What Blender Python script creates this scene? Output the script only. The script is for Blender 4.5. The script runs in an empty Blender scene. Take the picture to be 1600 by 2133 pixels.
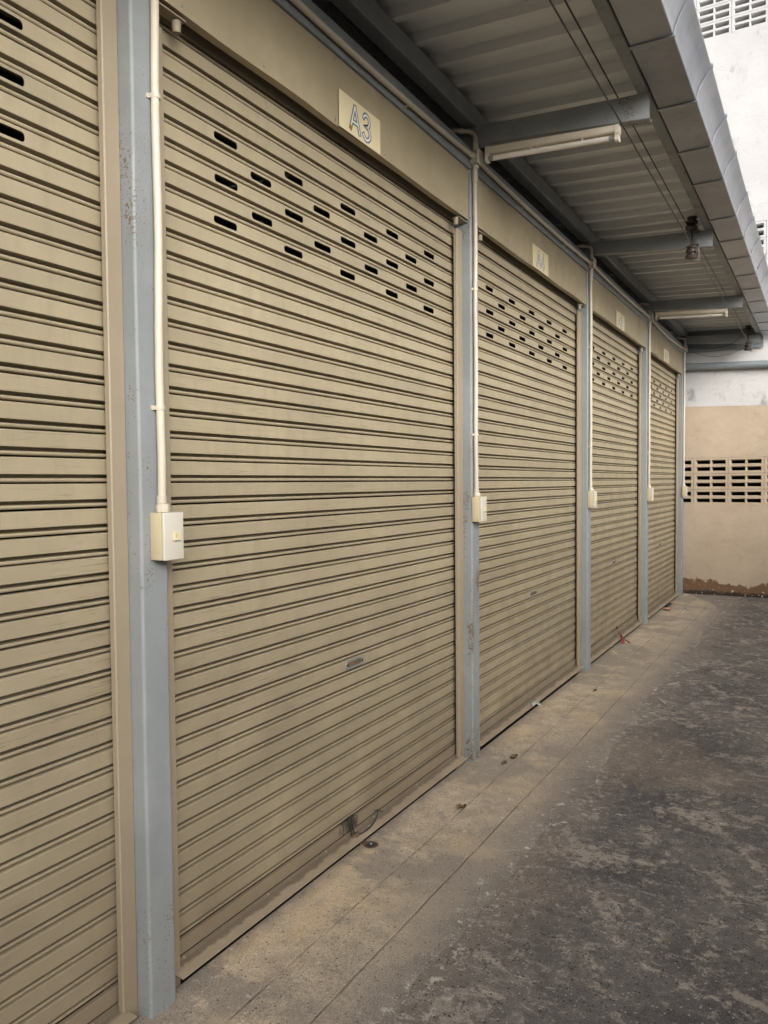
import bpy, bmesh, math, random
from mathutils import Vector, Matrix
random.seed(7)
SC = bpy.context.scene
COL = SC.collection
# ------------------------------------------------------------------ camera
YAW, PITCH, ROLL = 0.52372, -0.0376, -0.008945
CAM = Vector((1.58087, 0.0, 1.45604))
fw = Vector((-math.sin(YAW)*math.cos(PITCH), math.cos(YAW)*math.cos(PITCH), math.sin(PITCH)))
rt = Vector((math.cos(YAW), math.sin(YAW), 0)); up = rt.cross(fw)
r2 = rt*math.cos(ROLL)+up*math.sin(ROLL); u2 = -rt*math.sin(ROLL)+up*math.cos(ROLL)
cd = bpy.data.cameras.new('camera'); cam = bpy.data.objects.new('camera', cd); COL.objects.link(cam)
cd.sensor_fit = 'HORIZONTAL'; cd.sensor_width = 36; cd.lens = 36.0
cd.clip_start = 0.02; cd.clip_end = 1000
m = Matrix((r2, u2, -fw)).transposed().to_4x4(); m.translation = CAM
cam.matrix_world = m
SC.camera = cam
# ------------------------------------------------------------------ world, sun, exposure
SUN_EL, SUN_AZ = math.radians(20), math.radians(130)   # azimuth from +y towards +x
W = bpy.data.worlds.new('World'); SC.world = W; W.use_nodes = True
wn = W.node_tree; wn.nodes.clear()
sky = wn.nodes.new('ShaderNodeTexSky'); sky.sky_type = 'NISHITA'; sky.sun_disc = False
sky.sun_elevation = SUN_EL; sky.sun_rotation = SUN_AZ
sky.air_density = 1.0; sky.dust_density = 6.0; sky.ozone_density = 1.0
hs = wn.nodes.new('ShaderNodeHueSaturation'); hs.inputs['Saturation'].default_value = 0.15
bg = wn.nodes.new('ShaderNodeBackground'); bg.inputs['Strength'].default_value = 0.13
wo = wn.nodes.new('ShaderNodeOutputWorld')
wn.links.new(sky.outputs[0], hs.inputs['Color']); wn.links.new(hs.outputs[0], bg.inputs['Color'])
wn.links.new(bg.outputs[0], wo.inputs['Surface'])
sd = bpy.data.lights.new('sun', 'SUN'); sd.energy = 1.2; sd.angle = math.radians(40); sd.color = (1.0, 0.975, 0.94)
sun = bpy.data.objects.new('sun', sd); COL.objects.link(sun)
sv = Vector((math.sin(SUN_AZ)*math.cos(SUN_EL), math.cos(SUN_AZ)*math.cos(SUN_EL), math.sin(SUN_EL)))
sun.rotation_euler = sv.to_track_quat('Z', 'Y').to_euler(); sun.location = (6, -6, 12)
SC.view_settings.view_transform = 'Standard'; SC.view_settings.look = 'None'
SC.view_settings.gamma = 1.0; SC.view_settings.use_curve_mapping = False
SC.view_settings.exposure = 0.88
SC.render.engine = 'CYCLES'
SC.cycles.max_bounces = 16; SC.cycles.diffuse_bounces = 10
SC.render.resolution_x = 768; SC.render.resolution_y = 1024

# ------------------------------------------------------------------ node helpers
class N:
    def __init__(s, name, rough=0.6, metal=0.0, spec=0.5):
        s.m = bpy.data.materials.new(name); s.m.use_nodes = True
        s.t = s.m.node_tree; s.b = s.t.nodes['Principled BSDF']
        s.b.inputs['Roughness'].default_value = rough; s.b.inputs['Metallic'].default_value = metal
        s.b.inputs['Specular IOR Level'].default_value = spec
        s._g = None; s._o = None
    def n(s, k): return s.t.nodes.new(k)
    def l(s, a, b): s.t.links.new(a, b)
    def setv(s, sock, v):
        if hasattr(v, 'is_output') or hasattr(v, 'links'): s.l(v, sock)
        else: sock.default_value = v
    def pos(s):
        if not s._g: s._g = s.n('ShaderNodeNewGeometry')
        return s._g.outputs['Position']
    def rand(s):
        if not s._o: s._o = s.n('ShaderNodeObjectInfo')
        return s._o.outputs['Random']
    def scaled(s, vec, sc, off=None):
        a = s.n('ShaderNodeMapping'); s.l(vec, a.inputs['Vector']); a.inputs['Scale'].default_value = sc
        if off is not None: s.setv(a.inputs['Location'], off)
        return a.outputs[0]
    def noise(s, scale=5, detail=3, rough=0.55, vec=None, dist=0.0):
        a = s.n('ShaderNodeTexNoise'); s.l(vec if vec is not None else s.pos(), a.inputs['Vector'])
        a.inputs['Scale'].default_value = scale; a.inputs['Detail'].default_value = detail
        a.inputs['Roughness'].default_value = rough; a.inputs['Distortion'].default_value = dist
        return a.outputs['Fac']
    def voro(s, scale=5, vec=None, feat='F1'):
        a = s.n('ShaderNodeTexVoronoi'); s.l(vec if vec is not None else s.pos(), a.inputs['Vector'])
        a.inputs['Scale'].default_value = scale; a.feature = feat
        return a.outputs['Distance']
    def rng(s, v, a, b, c=0.0, d=1.0):
        r = s.n('ShaderNodeMapRange'); s.setv(r.inputs['Value'], v)
        for i, x in zip(('From Min', 'From Max', 'To Min', 'To Max'), (a, b, c, d)): s.setv(r.inputs[i], x)
        return r.outputs[0]
    def math(s, op, a, b=0.0, c=None):
        r = s.n('ShaderNodeMath'); r.operation = op; s.setv(r.inputs[0], a); s.setv(r.inputs[1], b)
        if c is not None: s.setv(r.inputs[2], c)
        return r.outputs[0]
    def mix(s, f, a, b, mode='MIX'):
        r = s.n('ShaderNodeMix'); r.data_type = 'RGBA'; r.blend_type = mode
        s.setv(r.inputs[0], f)
        for i, x in ((6, a), (7, b)):
            if isinstance(x, (tuple, list)): r.inputs[i].default_value = (*x[:3], 1)
            else: s.l(x, r.inputs[i])
        return r.outputs[2]
    def xyz(s, v=None):
        r = s.n('ShaderNodeSeparateXYZ'); s.l(v if v is not None else s.pos(), r.inputs[0]); return r.outputs
    def objco(s):
        r = s.n('ShaderNodeTexCoord'); return r.outputs['Object']
    def color(s, c):
        if isinstance(c, (tuple, list)): s.b.inputs['Base Color'].default_value = (*c[:3], 1)
        else: s.l(c, s.b.inputs['Base Color'])
    def rough(s, v): s.setv(s.b.inputs['Roughness'], v)
    def bump(s, h, strength=0.3, dist=0.002):
        r = s.n('ShaderNodeBump'); r.inputs['Strength'].default_value = strength; r.inputs['Distance'].default_value = dist
        s.l(h, r.inputs['Height']); s.l(r.outputs[0], s.b.inputs['Normal'])

def mat_paint(name, c, var=0.12, scratch=0.0, rust=0.0, dust_shade=0.0, rough=0.5, spec=0.4, orange=0.15, rndv=0.06, fleck=0.5, scuff=None):
    k = N(name, rough, 0, spec)
    big = k.noise(2.3, 4)
    col = k.mix(k.rng(big, 0.3, 0.7), tuple(x*(1-var) for x in c), tuple(x*(1+var) for x in c))
    mid = k.noise(19, 3)
    col = k.mix(k.rng(mid, 0.35, 0.7, 0, 0.35), col, tuple(x*(1-var*1.2) for x in c))
    if rndv:
        col = k.mix(1.0, col, k.mix(k.rand(), (1-rndv,)*3, (1+rndv, 1+rndv, 1+rndv*0.9)), 'MULTIPLY')
    if fleck:   # tiny dark specks
        f = k.math('MULTIPLY', k.rng(k.noise(230, 2), 0.70, 0.76), k.rng(k.noise(5, 2), 0.45, 0.6))
        col = k.mix(k.math('MULTIPLY', f, fleck), col, tuple(x*0.35 for x in c))
    if scratch:
        v = k.scaled(k.pos(), (3, 7.5, 300))
        s1 = k.rng(k.noise(1, 3, 0.6, v), 0.59, 0.66)
        s1 = k.math('MULTIPLY', s1, k.rng(k.noise(1.7, 2), 0.45, 0.62))
        col = k.mix(k.math('MULTIPLY', s1, scratch), col, tuple(x*0.38 for x in c))
        v2 = k.scaled(k.pos(), (30, 26, 3))    # faint vertical dribbles
        s2 = k.rng(k.noise(1, 4, 0.65, v2), 0.52, 0.8, 0, 0.5)
        col = k.mix(s2, col, tuple(x*0.72 for x in c))
    if rust:
        sp = k.noise(150, 3, 0.65)
        clump = k.noise(4.5, 4, 0.6, k.scaled(k.pos(), (1.6, 1.6, 0.5)))
        pe = k.n('ShaderNodeNewGeometry'); edge = k.rng(pe.outputs['Pointiness'], 0.5, 0.56)
        cl = k.math('ADD', k.rng(clump, 0.42, 0.72), k.math('MULTIPLY', edge, 0.25))
        thr = k.math('SUBTRACT', 0.80, k.math('MULTIPLY', cl, 0.20*rust))
        msk = k.rng(k.math('SUBTRACT', sp, thr), 0.0, 0.03)
        rc = k.mix(k.noise(60, 2), (0.03, 0.022, 0.018), (0.20, 0.12, 0.05))
        col = k.mix(msk, col, rc)
        sg = k.rng(k.noise(1.0, 4, 0.6, k.scaled(k.pos(), (9, 9, 0.9))), 0.45, 0.75, 0, 0.35)
        col = k.mix(sg, col, tuple(x*1.25 for x in c))
    if dust_shade:
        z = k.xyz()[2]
        d = k.math('MULTIPLY', k.rng(z, 1.5, 0.0, 0.0, 1.0), k.rng(k.noise(3.5, 5, 0.6), 0.1, 0.7))  # low dust, deepened to put the dimmer light near the floor into colour
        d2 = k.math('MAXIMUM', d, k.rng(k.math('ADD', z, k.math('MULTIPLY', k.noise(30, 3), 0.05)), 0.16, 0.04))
        col = k.mix(k.math('MULTIPLY', d2, dust_shade), col, (0.185, 0.145, 0.098))
    if scuff:
        X = k.xyz()
        dy = k.math('DIVIDE', k.math('SUBTRACT', X[1], scuff[0]), 0.075); dz = k.math('DIVIDE', k.math('SUBTRACT', X[2], scuff[1]), 0.05)
        dd_ = k.math('ADD', k.math('MULTIPLY', dy, dy), k.math('MULTIPLY', dz, dz))
        ms = k.rng(k.math('ADD', dd_, k.math('MULTIPLY', k.math('SUBTRACT', k.noise(60, 5, 0.7, k.scaled(k.pos(), (1, 1, 0.35))), 0.5), 5.0)), 0.9, 0.2)
        col = k.mix(k.math('MULTIPLY', ms, 0.85), col, (0.022, 0.021, 0.021))
    k.color(col)
    k.rough(k.rng(k.noise(9, 3), 0.3, 0.7, rough-0.08, rough+0.12))
    k.bump(k.math('ADD', k.noise(420, 2), k.math('MULTIPLY', k.noise(12, 2), 3.0)), orange, 0.0012)
    return k.m

SHUT = (0.322, 0.270, 0.178)
M = {}
M['shutter'] = mat_paint('shutter_paint', SHUT, 0.10, scratch=0.65, dust_shade=0.95, rough=0.42, rndv=0.05)
M['rail_scuffed'] = mat_paint('shutter_paint_scuffed', (0.235, 0.188, 0.128), 0.1, scratch=0.5, dust_shade=0.75, rough=0.5, rndv=0, scuff=(2.575, 0.078))
k = N('dusty_flange', 0.7); X = k.xyz()
n = k.noise(18, 6, 0.7)
c = k.mix(k.rng(k.noise(6, 4), 0.3, 0.7), (0.27, 0.215, 0.145), (0.36, 0.29, 0.205))
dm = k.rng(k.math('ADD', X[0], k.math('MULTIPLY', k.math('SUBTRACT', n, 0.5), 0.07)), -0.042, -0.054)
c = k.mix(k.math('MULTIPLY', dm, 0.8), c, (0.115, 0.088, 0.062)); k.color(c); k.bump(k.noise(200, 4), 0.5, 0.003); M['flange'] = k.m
M['rail'] = mat_paint('dirty_rail_paint', (0.215, 0.172, 0.118), 0.12, scratch=0.5, dust_shade=0.3, rough=0.55)
M['guide'] = mat_paint('guide_paint', (0.292, 0.240, 0.168), 0.08, dust_shade=0.5, rough=0.5)
M['hood'] = mat_paint('hood_paint', (0.330, 0.275, 0.180), 0.13, rough=0.36, fleck=0.9, orange=0.2)
M['steel'] = mat_paint('blue_grey_steel_paint', (0.222, 0.236, 0.240), 0.12, rust=1.0, rough=0.42, fleck=0.9)
M['steel_r'] = mat_paint('blue_grey_steel_paint_rusty', (0.220, 0.233, 0.236), 0.14, rust=1.45, rough=0.5, fleck=1.0)
M['steel_c'] = mat_paint('blue_grey_steel_paint_pitted', (0.215, 0.226, 0.226), 0.15, rust=2.1, rough=0.55, fleck=1.0)
M['pvc'] = mat_paint('cream_pvc', (0.50, 0.45, 0.36), 0.10, rough=0.4, fleck=0.4, orange=0.05)
M['box'] = mat_paint('cream_switch_plastic', (0.52, 0.49, 0.415), 0.03, rough=0.38, fleck=0.1, orange=0.04, rndv=0.03)
M['boxside'] = mat_paint('yellowed_plastic', (0.48, 0.41, 0.265), 0.04, rough=0.4, fleck=0.1, orange=0.04)
M['lamp'] = mat_paint('lamp_housing_plastic', (0.62, 0.56, 0.45), 0.08, rough=0.42, fleck=0.5, orange=0.05)
M['plate'] = mat_paint('cream_sign_plate', (0.66, 0.57, 0.36), 0.03, rough=0.4, fleck=0.15, orange=0.04)

def simple(name, c, rough=0.6, metal=0.0, var=0.15, sc=40, bump=0.2):
    k = N(name, rough, metal)
    k.color(k.mix(k.rng(k.noise(sc, 3), 0.3, 0.7), tuple(x*(1-var) for x in c), tuple(x*(1+var) for x in c)))
    k.bump(k.noise(sc*6, 2), bump, 0.001); return k.m
M['blue'] = simple('blue_lettering', (0.05, 0.095, 0.18), 0.5, var=0.3)
M['lwhite'] = simple('white_lettering', (0.70, 0.68, 0.58), 0.5, var=0.08)
M['rustink'] = simple('rust_stain', (0.30, 0.13, 0.03), 0.7)
M['black'] = simple('black_rubber', (0.018, 0.017, 0.017), 0.6)
M['wire'] = simple('dark_wire', (0.014, 0.013, 0.012), 0.5)
M['steelwire'] = simple('bare_wire', (0.25, 0.24, 0.22), 0.4, 0.6)
M['porc'] = simple('brown_porcelain', (0.060, 0.042, 0.038), 0.4, var=0.3, bump=0.02)
M['mesh'] = simple('grey_wire_mesh', (0.16, 0.155, 0.15), 0.55, 0.3)
M['galv'] = simple('dull_galvanised', (0.30, 0.30, 0.29), 0.45, 0.5)
M['red'] = simple('red_ribbon', (0.16, 0.016, 0.015), 0.6, var=0.3)
M['white'] = simple('white_plastic', (0.45, 0.44, 0.42), 0.6)
M['leaf'] = simple('dry_leaf', (0.10, 0.062, 0.032), 0.8, var=0.5)
M['leaf2'] = simple('pale_leaf', (0.42, 0.25, 0.14), 0.8, var=0.3)
M['paper'] = simple('paper_scrap', (0.33, 0.31, 0.275), 0.8)
M['dark'] = simple('shade_black_interior', (0.012, 0.011, 0.010), 0.9)  # near-black colour stands in for the unlit shade indoors
M['hole'] = simple('hole_dirt', (0.03, 0.025, 0.02), 0.8)
M['pipe'] = mat_paint('grey_drain_pipe', (0.19, 0.215, 0.225), 0.1, rough=0.45, fleck=0.6, orange=0.05)
# glass fluorescent tube
k = N('milky_tube', 0.25); k.color(k.mix(k.rng(k.noise(6, 2), 0.3, 0.7), (0.62, 0.58, 0.52), (0.74, 0.70, 0.63))); M['tube'] = k.m
# roof sheet
k = N('roof_sheet', 0.5, 0.15)
c = k.mix(k.rng(k.noise(1.6, 4), 0.3, 0.7), (0.58, 0.59, 0.595), (0.67, 0.68, 0.685))
st = k.noise(1, 4, 0.6, k.scaled(k.pos(), (0.8, 14, 4)))
c = k.mix(k.rng(st, 0.5, 0.75, 0, 0.5), c, (0.50, 0.50, 0.495)); k.color(c)
k.bump(k.noise(320, 2), 0.25, 0.0012); M['roof'] = k.m
# gutter
k = N('gutter_zinc', 0.42, 0.6)
c = k.mix(k.rng(k.noise(3.2, 5, 0.6), 0.3, 0.7), (0.27, 0.285, 0.31), (0.38, 0.395, 0.42))
c = k.mix(1.0, c, k.mix(k.rand(), (0.86, 0.86, 0.88), (1.08, 1.07, 1.05)), 'MULTIPLY')
st = k.math('MULTIPLY', k.rng(k.noise(14, 4, 0.65), 0.55, 0.7), k.rng(k.noise(2, 2), 0.4, 0.6))
c = k.mix(k.math('MULTIPLY', st, 0.5), c, (0.20, 0.19, 0.19)); k.color(c)
k.bump(k.math('ADD', k.noise(260, 3), k.math('MULTIPLY', k.noise(8, 2), 5.0)), 0.3, 0.002); M['gutter'] = k.m

# concrete apron (tan, worn, stained)
def grain(k): return k.noise(240, 4, 0.75)
k = N('apron_concrete', 0.82, 0, 0.3); X = k.xyz()
n1 = k.noise(2.3, 10, 0.68); n2 = k.noise(9, 9, 0.68); n3 = k.noise(0.9, 3)
c = k.mix(k.rng(n2, 0.36, 0.64), (0.4094, 0.3241, 0.2322), (0.6552, 0.5230, 0.3771))
c = k.mix(k.rng(k.noise(3.3, 9, 0.68, k.scaled(k.pos(), (1, 0.7, 1), (3.1, 7.7, 0))), 0.52, 0.59, 0, 0.55), c, (0.6960, 0.5176, 0.3060))
dx = k.math('ADD', X[0], k.math('MULTIPLY', k.math('SUBTRACT', n1, 0.5), 0.9))
c = k.mix(k.rng(dx, 0.10, 0.50, 0.0, 0.8), c, (0.2866, 0.2453, 0.2078))
dy = k.math('ADD', X[0], k.math('MULTIPLY', k.math('SUBTRACT', n2, 0.5), 0.35))
c = k.mix(k.rng(dy, 0.44, 0.60, 0.0, 0.9), c, (0.1419, 0.1253, 0.1175))
c = k.mix(k.rng(k.noise(1.6, 10, 0.72, k.scaled(k.pos(), (1, 1, 1), (9, 2, 0))), 0.50, 0.565, 0, 0.8), c, (0.2866, 0.2424, 0.2023))
ft = k.math('ADD', X[0], k.math('MULTIPLY', k.math('SUBTRACT', k.noise(14, 6, 0.7), 0.5), 0.10))
c = k.mix(k.rng(ft, 0.035, -0.03, 0, 0.55), c, (0.2319, 0.1961, 0.1639))
g = grain(k)
c = k.mix(k.rng(g, 0.52, 0.64, 0, 0.9), c, (0.1230, 0.1007, 0.0820)); c = k.mix(k.rng(g, 0.46, 0.32, 0, 0.5), c, (0.7200, 0.7360, 0.5876))
g2 = k.noise(75, 5, 0.72); c = k.mix(k.rng(g2, 0.55, 0.68, 0, 0.55), c, (0.1910, 0.1580, 0.1286))
cr = k.math('MULTIPLY', k.rng(k.noise(26, 8, 0.75), 0.58, 0.66), k.rng(n3, 0.46, 0.56))
c = k.mix(k.math('MULTIPLY', cr, 0.5), c, (0.7200, 0.7360, 0.7381))
ex = k.math('MULTIPLY', k.rng(k.math('ABSOLUTE', k.math('SUBTRACT', dy, 0.55)), 0.09, 0.0), k.rng(k.noise(21, 8, 0.75), 0.57, 0.63))
c = k.mix(k.math('MULTIPLY', ex, 0.65), c, (0.7200, 0.7360, 0.6835))
vr = k.n('ShaderNodeTexVoronoi'); k.l(k.pos(), vr.inputs['Vector']); vr.inputs['Scale'].default_value = 95
sx_ = k.n('ShaderNodeSeparateColor'); k.l(vr.outputs['Color'], sx_.inputs[0])
c = k.mix(k.math('MULTIPLY', k.math('MULTIPLY', k.rng(vr.outputs['Distance'], 0.36, 0.24), k.rng(sx_.outputs[0], 0.86, 0.89)), 0.8), c, (0.0540, 0.0460, 0.0407))
c = k.mix(k.math('MULTIPLY', k.math('MULTIPLY', k.rng(vr.outputs['Distance'], 0.32, 0.2), k.rng(sx_.outputs[1], 0.90, 0.93)), 0.7), c, (0.5040, 0.4600, 0.4074))
wob = k.math('MULTIPLY', k.math('SUBTRACT', k.noise(6, 5), 0.5), 0.014)
def line(x0, w):
    d = k.math('ABSOLUTE', k.math('SUBTRACT', k.math('ADD', X[0], wob), x0)); return k.rng(d, w*0.3, w, 1, 0)
L1 = k.math('MULTIPLY', line(0.185, 0.0055), k.rng(k.noise(7, 6, 0.7), 0.34, 0.60)); L2 = k.math('MULTIPLY', line(0.388, 0.0055), k.rng(k.noise(6.1, 6, 0.7), 0.34, 0.58))
L = k.math('MAXIMUM', L1, L2)
c = k.mix(k.math('MULTIPLY', L, 0.5), c, (0.1230, 0.1007, 0.0820))
k.color(c); k.rough(k.rng(n2, 0.3, 0.7, 0.7, 0.9))
h = k.math('SUBTRACT', k.math('ADD', k.math('MULTIPLY', g, 0.7), k.math('MULTIPLY', k.noise(45, 6, 0.65), 1.4)), k.math('MULTIPLY', L, 0.9))
k.bump(h, 0.7, 0.006); M['apron'] = k.m

# yard (dark, mouldy concrete)
k = N('yard_concrete', 0.8, 0, 0.3); X = k.xyz()
n1 = k.noise(1.7, 12, 0.70); n2 = k.noise(4.2, 12, 0.74, None, 1.0); g = grain(k); n5 = k.noise(23, 9, 0.76, None, 0.8)
c = k.mix(k.rng(n1, 0.40, 0.62), (0.0855, 0.0777, 0.0795), (0.1941, 0.1724, 0.1587))
pm = k.math('ADD', k.math('MULTIPLY', n2, 0.65), k.math('MULTIPLY', n5, 0.35))
c = k.mix(k.rng(pm, 0.515, 0.565, 0, 0.75), c, (0.4174, 0.3658, 0.3081))
c = k.mix(k.rng(n5, 0.54, 0.66, 0, 0.5), c, (0.4466, 0.3980, 0.3453))
c = k.mix(k.rng(n5, 0.47, 0.36, 0, 0.65), c, (0.0660, 0.0588, 0.0579))
xw = k.math('ADD', X[0], k.math('MULTIPLY', k.math('SUBTRACT', n2, 0.5), 0.5))
c = k.mix(k.rng(xw, 0.78, 0.56, 0, 0.65), c, (0.2620, 0.2198, 0.1792))
edge = k.math('MULTIPLY', k.rng(X[0], 0.80, 0.58), k.rng(k.noise(19, 9, 0.78), 0.55, 0.61))
c = k.mix(k.math('MULTIPLY', edge, 0.7), c, (0.8000, 0.7390, 0.6346))
r_ = k.n('ShaderNodeMapping'); k.l(k.pos(), r_.inputs['Vector']); r_.inputs['Rotation'].default_value = (0, 0, 0.7); r_.inputs['Scale'].default_value = (12, 30, 1)
fl = k.math('MULTIPLY', k.rng(k.noise(1, 9, 0.8, r_.outputs[0], 1.2), 0.55, 0.63), k.rng(k.noise(2.6, 8, 0.7), 0.49, 0.57))
c = k.mix(k.math('MULTIPLY', fl, 0.7), c, (0.6989, 0.6348, 0.5600))
rd = k.rng(k.noise(0.8, 9, 0.68, k.scaled(k.pos(), (1, 1, 1), (4, 4, 4))), 0.53, 0.62, 0, 0.5)
c = k.mix(rd, c, (0.2717, 0.2141, 0.1644))
c = k.mix(k.rng(g, 0.53, 0.66, 0, 0.8), c, (0.0271, 0.0246, 0.0243)); c = k.mix(k.rng(g, 0.45, 0.31, 0, 0.55), c, (0.5824, 0.5307, 0.4759))
vr = k.n('ShaderNodeTexVoronoi'); k.l(k.pos(), vr.inputs['Vector']); vr.inputs['Scale'].default_value = 85
sx_ = k.n('ShaderNodeSeparateColor'); k.l(vr.outputs['Color'], sx_.inputs[0])
peb = k.math('MULTIPLY', k.rng(vr.outputs['Distance'], 0.34, 0.22), k.rng(sx_.outputs[0], 0.78, 0.82))
c = k.mix(k.math('MULTIPLY', peb, 0.75), c, (0.4284, 0.4069, 0.3799))
pit = k.math('MULTIPLY', k.rng(vr.outputs['Distance'], 0.40, 0.25), k.rng(sx_.outputs[1], 0.80, 0.84))
c = k.mix(k.math('MULTIPLY', pit, 0.8), c, (0.0184, 0.0175, 0.0182))
k.color(c); k.rough(k.rng(n2, 0.35, 0.65, 0.65, 0.9))
k.bump(k.math('ADD', k.math('MULTIPLY', g, 0.9), k.math('MULTIPLY', k.noise(50, 6, 0.7), 1.6)), 0.8, 0.007); M['yard'] = k.m

k = N('pale_wall', 0.85, 0, 0.3)
k.color(k.mix(k.rng(k.noise(1.3, 8, 0.65), 0.35, 0.65), (0.66, 0.64, 0.60), (0.76, 0.74, 0.70))); k.bump(k.noise(60, 5), 0.4, 0.005); M['white_wall'] = k.m
# plaster wall: tan dado, white above, brown damp at the foot
k = N('plaster_wall', 0.85, 0, 0.3); X = k.xyz()
nz = k.noise(5, 4)
line_z = k.math('ADD', 2.398, k.math('MULTIPLY', X[0], -0.033))
tan = k.mix(k.rng(k.noise(1.4, 5, 0.6), 0.3, 0.7), (0.37, 0.292, 0.212), (0.455, 0.365, 0.268))
tan = k.mix(k.rng(k.noise(9, 5, 0.65), 0.55, 0.75, 0, 0.4), tan, (0.29, 0.22, 0.155))
wh = k.mix(k.rng(k.noise(1.1, 5, 0.6), 0.35, 0.7), (0.46, 0.45, 0.445), (0.53, 0.52, 0.515))
wst = k.math('MULTIPLY', k.rng(k.noise(2.4, 6, 0.7, k.scaled(k.pos(), (1.5, 1, 0.8))), 0.56, 0.64), k.rng(k.noise(0.9, 3), 0.45, 0.55))
wh = k.mix(k.math('MULTIPLY', wst, 0.9), wh, (0.27, 0.26, 0.258))
c = k.mix(k.rng(k.math('SUBTRACT', X[2], line_z), -0.004, 0.004), tan, wh)
cz = k.math('ADD', X[2], k.math('MULTIPLY', k.math('SUBTRACT', k.noise(3.6, 8, 0.7), 0.5), 0.5))
c = k.mix(k.rng(cz, 0.175, 0.155, 0, 0.92), c, k.mix(k.noise(14, 4), (0.075, 0.038, 0.018), (0.19, 0.098, 0.045)))
cz2 = k.math('ADD', X[2], k.math('MULTIPLY', k.math('SUBTRACT', k.noise(11, 5, 0.7), 0.5), 0.16))
c = k.mix(k.rng(cz2, 0.055, 0.035, 0, 0.85), c, (0.022, 0.018, 0.016))
pe = k.math('MULTIPLY', k.rng(X[2], 0.14, 0.05), k.rng(k.noise(26, 4, 0.7), 0.60, 0.64))
c = k.mix(pe, c, (0.55, 0.50, 0.45))
wv = k.noise(1, 3, 0.6, k.scaled(k.pos(), (1.3, 1, 14)))
crk = k.math('MULTIPLY', k.rng(k.math('ABSOLUTE', k.math('SUBTRACT', wv, 0.52)), 0.006, 0.0), k.rng(k.noise(1.7, 2), 0.52, 0.58))
c = k.mix(k.math('MULTIPLY', crk, 0.45), c, (0.12, 0.09, 0.07))
k.color(c)
k.bump(k.math('SUBTRACT', k.math('ADD', k.noise(120, 3), k.math('MULTIPLY', k.noise(14, 4), 2.5)), crk), 0.4, 0.005); M['plaster'] = k.m

# ------------------------------------------------------------------ mesh helpers
def finish(name, bm, mat, parent=None, smooth=None, loc=None):
    me = bpy.data.meshes.new(name); bmesh.ops.recalc_face_normals(bm, faces=bm.faces) if smooth != 'keep' else None
    bm.to_mesh(me); bm.free()
    mats = mat if isinstance(mat, (list, tuple)) else [mat]
    for q in mats: me.materials.append(M[q] if isinstance(q, str) else q)
    if smooth is not None and smooth != 'keep':
        for p in me.polygons: p.use_smooth = True
        me.set_sharp_from_angle(angle=math.radians(smooth))
    return link(name, me, parent, loc)
def link(name, me, parent=None, loc=None):
    o = bpy.data.objects.new(name, me); COL.objects.link(o)
    if parent is not None: o.parent = parent
    if loc is not None: o.location = loc
    return o
def tag(o, label, cat, group=None, kind=None):
    o['label'] = label
    if cat: o['category'] = cat
    if group: o['group'] = group
    if kind: o['kind'] = kind
    return o
def thing(name, label, cat, loc=(0, 0, 0), group=None):
    o = bpy.data.objects.new(name, None); COL.objects.link(o); o.location = loc
    return tag(o, label, cat, group)
def BM(): return bmesh.new()
def box(bm, lo, hi, bev=0.0, seg=2, mi=0):
    t = bmesh.new(); bmesh.ops.create_cube(t, size=1.0)
    for v in t.verts:
        v.co = Vector([(lo[i]+hi[i])/2 + v.co[i]*(hi[i]-lo[i]) for i in range(3)])
    if bev: bmesh.ops.bevel(t, geom=t.edges[:], offset=bev, segments=seg, profile=0.5, affect='EDGES')
    merge(bm, t, mi)
def merge(bm, t, mi=0, mx=None):
    vm = {}
    for v in t.verts: vm[v] = bm.verts.new(mx @ v.co if mx is not None else v.co)
    for f in t.faces:
        try:
            nf = bm.faces.new([vm[v] for v in f.verts]); nf.material_index = mi
        except ValueError: pass
    t.free()
def prism(bm, prof, f, mi=0, caps=True):
    """closed profile list; f(p, end) -> Vector for end 0/1"""
    a = [bm.verts.new(f(p, 0)) for p in prof]; b = [bm.verts.new(f(p, 1)) for p in prof]
    n = len(prof)
    for i in range(n):
        j = (i+1) % n; q = bm.faces.new((a[i], a[j], b[j], b[i])); q.material_index = mi
    if caps:
        for c in (a, b): q = bm.faces.new(c); q.material_index = mi
def offset_open(pts, t):
    out = []
    for i, p in enumerate(pts):
        a = pts[max(i-1, 0)]; b = pts[min(i+1, len(pts)-1)]
        d = Vector((b[0]-a[0], b[1]-a[1])).normalized(); out.append((p[0]-d.y*t, p[1]+d.x*t))
    return list(pts)+out[::-1]
def tube(bm, pts, r, n=10, mi=0, caps=True, smooth_path=False):
    pts = [Vector(p) for p in pts]; rings = []
    t0 = (pts[1]-pts[0]).normalized(); ref = Vector((0, 0, 1)) if abs(t0.z) < 0.9 else Vector((1, 0, 0))
    u = t0.cross(ref).normalized()
    rr = r if isinstance(r, (list, tuple)) else [r]*len(pts)
    for i, p in enumerate(pts):
        a = pts[max(i-1, 0)]; b = pts[min(i+1, len(pts)-1)]; t = (b-a).normalized()
        u = (u - t*u.dot(t)).normalized(); w = t.cross(u)
        rings.append([bm.verts.new(p + (u*math.cos(2*math.pi*j/n) + w*math.sin(2*math.pi*j/n))*rr[i]) for j in range(n)])
    for a, b in zip(rings, rings[1:]):
        for j in range(n):
            q = bm.faces.new((a[j], a[(j+1) % n], b[(j+1) % n], b[j])); q.material_index = mi
    if caps:
        for c in (rings[0], rings[-1]): q = bm.faces.new(c); q.material_index = mi
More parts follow.
